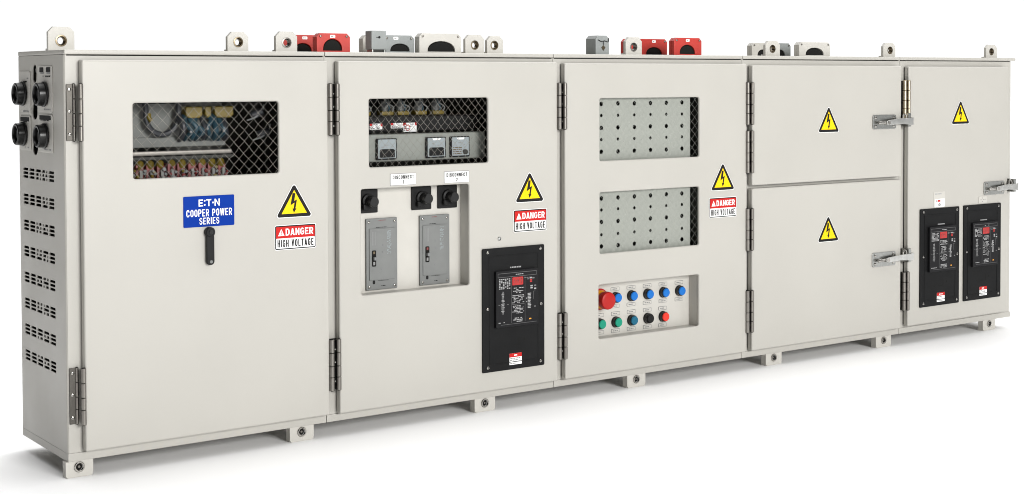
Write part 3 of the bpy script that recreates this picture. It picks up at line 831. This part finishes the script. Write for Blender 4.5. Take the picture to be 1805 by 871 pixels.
# ---- cabinet 3 -----------------------------------------------------
x0, x1, C3 = cabinet(2, 'light grey cabinet with two perforated plate windows above a recess of coloured push buttons')
shell(2, C3, x0, x1, [(1.54, .05, 2.25, .955)])
d3 = make_door(C3, 1.5145, .024, 2.2725, .9785, [(1.6495, .6795, 2.0615, .871), (1.6495, .3945, 2.0605, .583), (1.645, .1325, 2.060, .299)])
for zrows in ((.854, .8175, .780, .7435, .7055), (.562, .5265, .489, .450, .4135)):
    p = MB(); holes = []
    for r_, zz in enumerate(zrows):
        rad = .0070 if r_ % 2 == 0 else .0050
        for c_ in range(-1, 6): holes.append(circ(1.6755 + c_ * .0666, zz + rnd.uniform(-.0006, .0006), rad, 16))
    plate(p, [rr(1.55, zrows[-1] - .036, 2.0435, zrows[0] + .023, .001)] + holes, -.002, .0, 'perf', .0006)
    o = build(p, 'perforated_plate', C3)
    zt = (zrows[0], zrows[-1])
    mesh_screen(C3, 1.6495, zt[1] - .020, 2.0615, zt[0] + .018, -.0165, .0130, .0140, .12, .00026, 'wirepale')
    b = MB(); box(b, 1.56, 2.2, .10, .104, zt[1] - .05, zt[0] + .03, 'inner', 0); build(b, 'dark_backing', C3)  # dark sheet added behind the holes, its colour stands for shade
recess(C3, 1.645, .1325, 2.060, .299, BK)
BT = [(1.749, .2470, 'bblue'), (1.8143, .2468, 'bblue'), (1.8812, .2464, 'bblue'), (1.948, .246, 'bblue'), (2.0165, .2455, 'bblue'),
      (1.6855, .1700, 'bgreen'), (1.7505, .1698, 'bgreen'), (1.8150, .1695, 'bteal'), (1.8818, .1690, 'black'), (1.9462, .1685, 'bred')]
for bx, bz, k in BT:
    b = MB(); lathe(b, [(.0172, 0), (.0172, .003), (.0160, .0045), (.0160, .013), (.0145, .0145)], (bx, BK - .0002, bz), (0, -1, 0), 'gloss', 28)
    bo = build(b, 'push_button', C3)
    c = MB(); lathe(c, [(.0138, 0), (.0138, .0035), (.0126, .0050), (.006, .0056), (0, .0057)], (bx, BK - .0142, bz), (0, -1, 0), k, 28)
    build(c, 'button_cap', bo, {'bblue': 'blue button cap', 'bgreen': 'green button cap', 'bteal': 'teal button cap', 'black': 'black button cap', 'bred': 'red button cap'}[k])
    for zz in (.0262, -.0278):
        l = MB(); za = bz + zz; w = -BK
        plate(l, [rr(bx - .0175, za - .0058, bx + .0175, za + .0058, .002)], w + .0002, w + .0008, 'greydk', 0)
        plate(l, [rr(bx - .0163, za - .0046, bx + .0163, za + .0046, .0014)], w + .0008, w + .0011, 'lugpaint', 0)
        scrib(l, bx - .011, za - .0030, bx + .011, za + .0032, 1, w + .0014, 'fade', 1); build(l, 'button_label', bo)
b = MB(); ex, ez = 1.6865, .2465
lathe(b, [(.0335, 0), (.0335, .002), (.031, .003)], (ex, BK - .0002, ez), (0, -1, 0), 'estop', 32)
lathe(b, [(.0290, .002), (.0285, .010), (.0262, .015), (.0240, .017), (.022, .022)], (ex, BK, ez), (0, -1, 0), 'amber', 32)
eo = build(b, 'emergency_stop', C3, 'red mushroom button with a yellow collar')
c = MB(); lathe(c, [(.0225, 0), (.0262, .003), (.0275, .007), (.0275, .0225), (.0262, .0262), (.0225, .0282), (.010, .0292), (0, .0294)], (ex, BK - .0200, ez), (0, -1, 0), 'estop', 36); build(c, 'mushroom_cap', eo)
warning_sign(d3, 2.1635, .5675); danger_sign(d3, 2.1045, .4795)
for zc in (.849, .157): make_hinge(C3, 1.5025, zc)
make_lug(C3, 1.807, 1.874, .04, 1.0620, 1.840, .012, False)
p = MB(); y_ = .045
plate(p, [chamf(1.690, 1.0062, 1.744, 1.0655, .010)], -y_ - .05, -y_, 'greybox', .002)
plate(p, [[(1.712, 1.028), (1.720, 1.036), (1.728, 1.028), (1.720, 1.018)]], -y_, -y_ + .001, 'brass', 0)
tube(p, spline([(1.698, y_ - .002, 1.052), (1.712, y_ - .004, 1.046), (1.722, y_ - .004, 1.049), (1.738, y_ - .002, 1.046), (1.740, y_ - .001, 1.058)], 4), .0012, 'ink', 6)
tube(p, [(1.718, y_ - .004, 1.047), (1.720, y_ - .003, 1.036)], .001, 'ink', 6); build(p, 'interlock_box', C3, 'grey box with a tag on a cord')
coupler(C3, 1.945, 2.128, .205, 1.0630, 'redbox', 'red coupler housing standing at the back', (2.035, 2.105), chip=2.068, dep=.026, oh=.025)
coupler(C3, 2.012, 2.133, .042, 1.0630, 'redbox', 'red coupler housing nearest the front', (2.037, 2.104), chip=2.071, dep=.026, oh=.030)
make_foot(C3, 1.779, 1.854); make_foot(C3, 1.779, 1.854, D - .002, True)
# ---- cabinet 4 -----------------------------------------------------
x0, x1, C4 = cabinet(3, 'light grey cabinet with two stacked doors, each bearing a yellow triangle and a metal latch')
shell(3, C4, x0, x1, [(2.33, .60, 3.02, .95), (2.33, .05, 3.02, .54)])
d4a = make_door(C4, 2.2985, .5755, 3.0465, .9740, label='upper door'); d4b = make_door(C4, 2.2985, .0245, 3.0465, .5655, label='lower door')
warning_sign(d4a, 2.6645, .7445); warning_sign(d4b, 2.6640, .3665)
make_latch(d4a, 2.8895, .7485, 3.088); make_latch(d4b, 2.8895, .2580, 3.092)
for zc in (.8475, .6875, .4305, .158): make_hinge(C4, 2.2855, zc)
make_lug(C4, 2.425, 2.494, .04, 1.0580, 2.458); make_lug(C4, 3.024, 3.090, .04, 1.0580, 3.060)
coupler(C4, 2.525, 2.622, .205, 1.0560, 'lugpaint', 'pale coupler housing behind the lifting lug', (2.553, 2.607), dep=.026, oh=.022)
coupler(C4, 2.628, 2.719, .205, 1.0560, 'greybox', 'grey coupler housing behind the lifting lug', (2.640, 2.69), dep=.026, oh=.022)
coupler(C4, 2.590, 2.746, .042, 1.0560, 'lugpaint', 'white coupler housing with the dark mouth', (2.6225, 2.713), dep=.026, oh=.026)
make_foot(C4, 2.389, 2.464); make_foot(C4, 2.944, 3.025); make_foot(C4, 2.389, 2.464, D - .002, True); make_foot(C4, 2.944, 3.025, D - .002, True)

# ---- cabinet 5 -----------------------------------------------------
x0, x1, C5 = cabinet(4, 'light grey cabinet with two black relay panels side by side and no window')
shell(4, C5, x0, x1, [(3.12, .05, 3.64, .95)], last=True)
d5 = make_door(C5, 3.0855, .028, 3.6675, .9715)
warning_sign(d5, 3.3795, .7585)
relay_panel(C5, 3.1475, .0905); relay_panel(C5, 3.3975, .0915)
make_latch(d5, 3.5195, .4845, 3.706)
for (a, b, c, d_, k) in ((3.228, .453, 3.292, .510, 0), (3.490, .455, 3.539, .481, 1)):
    l = MB(); w = YD
    plate(l, [rr(a, b, c, d_, .002)], w + .0002, w + .0007, 'lugpaint', 0)
    if k == 0:
        plate(l, [rr(a + .005, b + .001, c - .003, b + .031, .001)], w + .0007, w + .001, 'white', 0)
        quad(l, a + .021, b + .020, a + .037, b + .027, w + .0013, 'red'); quad(l, a + .013, b + .020, a + .015, b + .027, w + .0013, 'ink'); quad(l, a + .013, b + .020, a + .019, b + .0215, w + .0015, 'ink')
        plate(l, [rr(a + .026, b + .005, a + .038, b + .014, .003)], w + .001, w + .0013, 'ink', 0); quad(l, a + .029, b + .007, a + .035, b + .010, w + .0015, 'white')
        scrib(l, a + .006, d_ - .011, c - .006, d_ - .004, 1, w + .001, 'print', .7)
    else:
        plate(l, [rr(a + .001, b + .001, c - .001, d_ - .001, .001)], w + .0007, w + .001, 'lugpaint', 0)
        for u, v in ((.012, .012), (.020, .018), (.028, .012), (.020, .005), (.036, .012)): quad(l, a + u, b + v, a + u + .004, b + v + .003, w + .0013, 'fade')
    build(l, 'rating_label', d5)
make_hinge(C5, 3.0725, .852, metal='tansteel')['label'] = 'tan coloured hinge'; make_hinge(C5, 3.0725, .158)
make_lug(C5, 3.619, 3.686, .04, 1.0580, 3.651)
make_foot(C5, 3.556, 3.632); make_foot(C5, 3.556, 3.632, D - .002, True)
# rolled lip on the open end of the last lid
# ------------------------------------------------------------------ floor
mb = MB(); s = 60
mb.add([(-s, -s, GZ), (s, -s, GZ), (s, s, GZ), (-s, s, GZ)], [[0, 1, 2, 3]], 'floor')
fl = build(mb, 'floor'); fl['kind'] = 'structure'; fl['label'] = 'seamless white studio floor'

# ------------------------------------------------------------------ camera (position, aim and lens rise of the photograph)
cam = bpy.data.cameras.new('camera'); co = bpy.data.objects.new('camera', cam); COL.objects.link(co)
yaw, pitch, roll = .6234, .0285, -.0029
f = Vector((math.sin(yaw) * math.cos(pitch), math.cos(yaw) * math.cos(pitch), -math.sin(pitch)))
r = Vector((math.cos(yaw), -math.sin(yaw), 0)); u = r.cross(f)
r2 = math.cos(roll) * r + math.sin(roll) * u; u2 = -math.sin(roll) * r + math.cos(roll) * u
co.matrix_world = Matrix(((r2.x, u2.x, -f.x, -1.2293), (r2.y, u2.y, -f.y, -3.5683), (r2.z, u2.z, -f.z, .9338), (0, 0, 0, 1)))
cam.sensor_width = 36; cam.lens = 2630.6 / 1805 * 36; cam.shift_y = -(435.5 - 212.79) / 1805
cam.clip_end = 300; S.camera = co

# ------------------------------------------------------------------ light: a white studio, bright behind and overhead, dim to the left, one big soft key
wd = bpy.data.worlds.new('World'); S.world = wd; wd.use_nodes = True
nt = wd.node_tree; N = nt.nodes; L = nt.links; N.clear()
out = N.new('ShaderNodeOutputWorld'); bg = N.new('ShaderNodeBackground'); L.new(bg.outputs[0], out.inputs[0])
tc = N.new('ShaderNodeTexCoord'); sp = N.new('ShaderNodeSeparateXYZ'); L.new(tc.outputs['Generated'], sp.inputs[0])
def ramp(sock, a, b, lo, hi):
    m = N.new('ShaderNodeMapRange'); m.interpolation_type = 'SMOOTHSTEP'
    m.inputs['From Min'].default_value = a; m.inputs['From Max'].default_value = b
    m.inputs['To Min'].default_value = lo; m.inputs['To Max'].default_value = hi
    L.new(sock, m.inputs['Value']); return m.outputs[0]
def add(a, b, op='ADD'):
    m = N.new('ShaderNodeMath'); m.operation = op
    for k, s_ in enumerate((a, b)):
        if isinstance(s_, (int, float)): m.inputs[k].default_value = s_
        else: L.new(s_, m.inputs[k])
    return m.outputs[0]
def lobe(v, a, b, k):
    v = Vector(v).normalized(); d = N.new('ShaderNodeVectorMath'); d.operation = 'DOT_PRODUCT'
    L.new(tc.outputs['Generated'], d.inputs[0]); d.inputs[1].default_value = v
    return ramp(d.outputs['Value'], a, b, 0, k)
WBACK, WUP, WBASE = 1.02, 2.35, .015
t = add(lobe((.58, .81, 0), .80, .93, WBACK), lobe((.46, .22, .86), .46, .88, WUP))
L.new(add(t, WBASE), bg.inputs['Strength']); bg.inputs['Color'].default_value = (1, 1, 1, 1)

def area(name, loc, aim, sx, sy, watts, col=(1, 1, 1)):
    l = bpy.data.lights.new(name, 'AREA'); l.shape = 'RECTANGLE'; l.size = sx; l.size_y = sy; l.energy = watts; l.color = col
    o = bpy.data.objects.new(name, l); COL.objects.link(o); o.location = loc
    o.rotation_euler = (Vector(aim) - Vector(loc)).to_track_quat('-Z', 'Y').to_euler(); return o
area('key_softbox', (1.5, -9.6, 3.0), (2.1, 0, .45), 3.6, 2.6, 985, (1, .995, .985))
area('top_softbox', (1.6, .9, 4.2), (1.7, -.1, 0), 5.0, 1.6, 60)

S.render.engine = 'CYCLES'
S.cycles.use_denoising = True; S.cycles.denoising_prefilter = 'ACCURATE'; S.cycles.filter_width = 1.0
S.cycles.max_bounces = 8; S.cycles.diffuse_bounces = 5; S.cycles.glossy_bounces = 4
S.cycles.caustics_reflective = False; S.cycles.caustics_refractive = False
S.view_settings.view_transform = 'Standard'; S.view_settings.look = 'None'
S.view_settings.exposure = 0; S.view_settings.gamma = 1
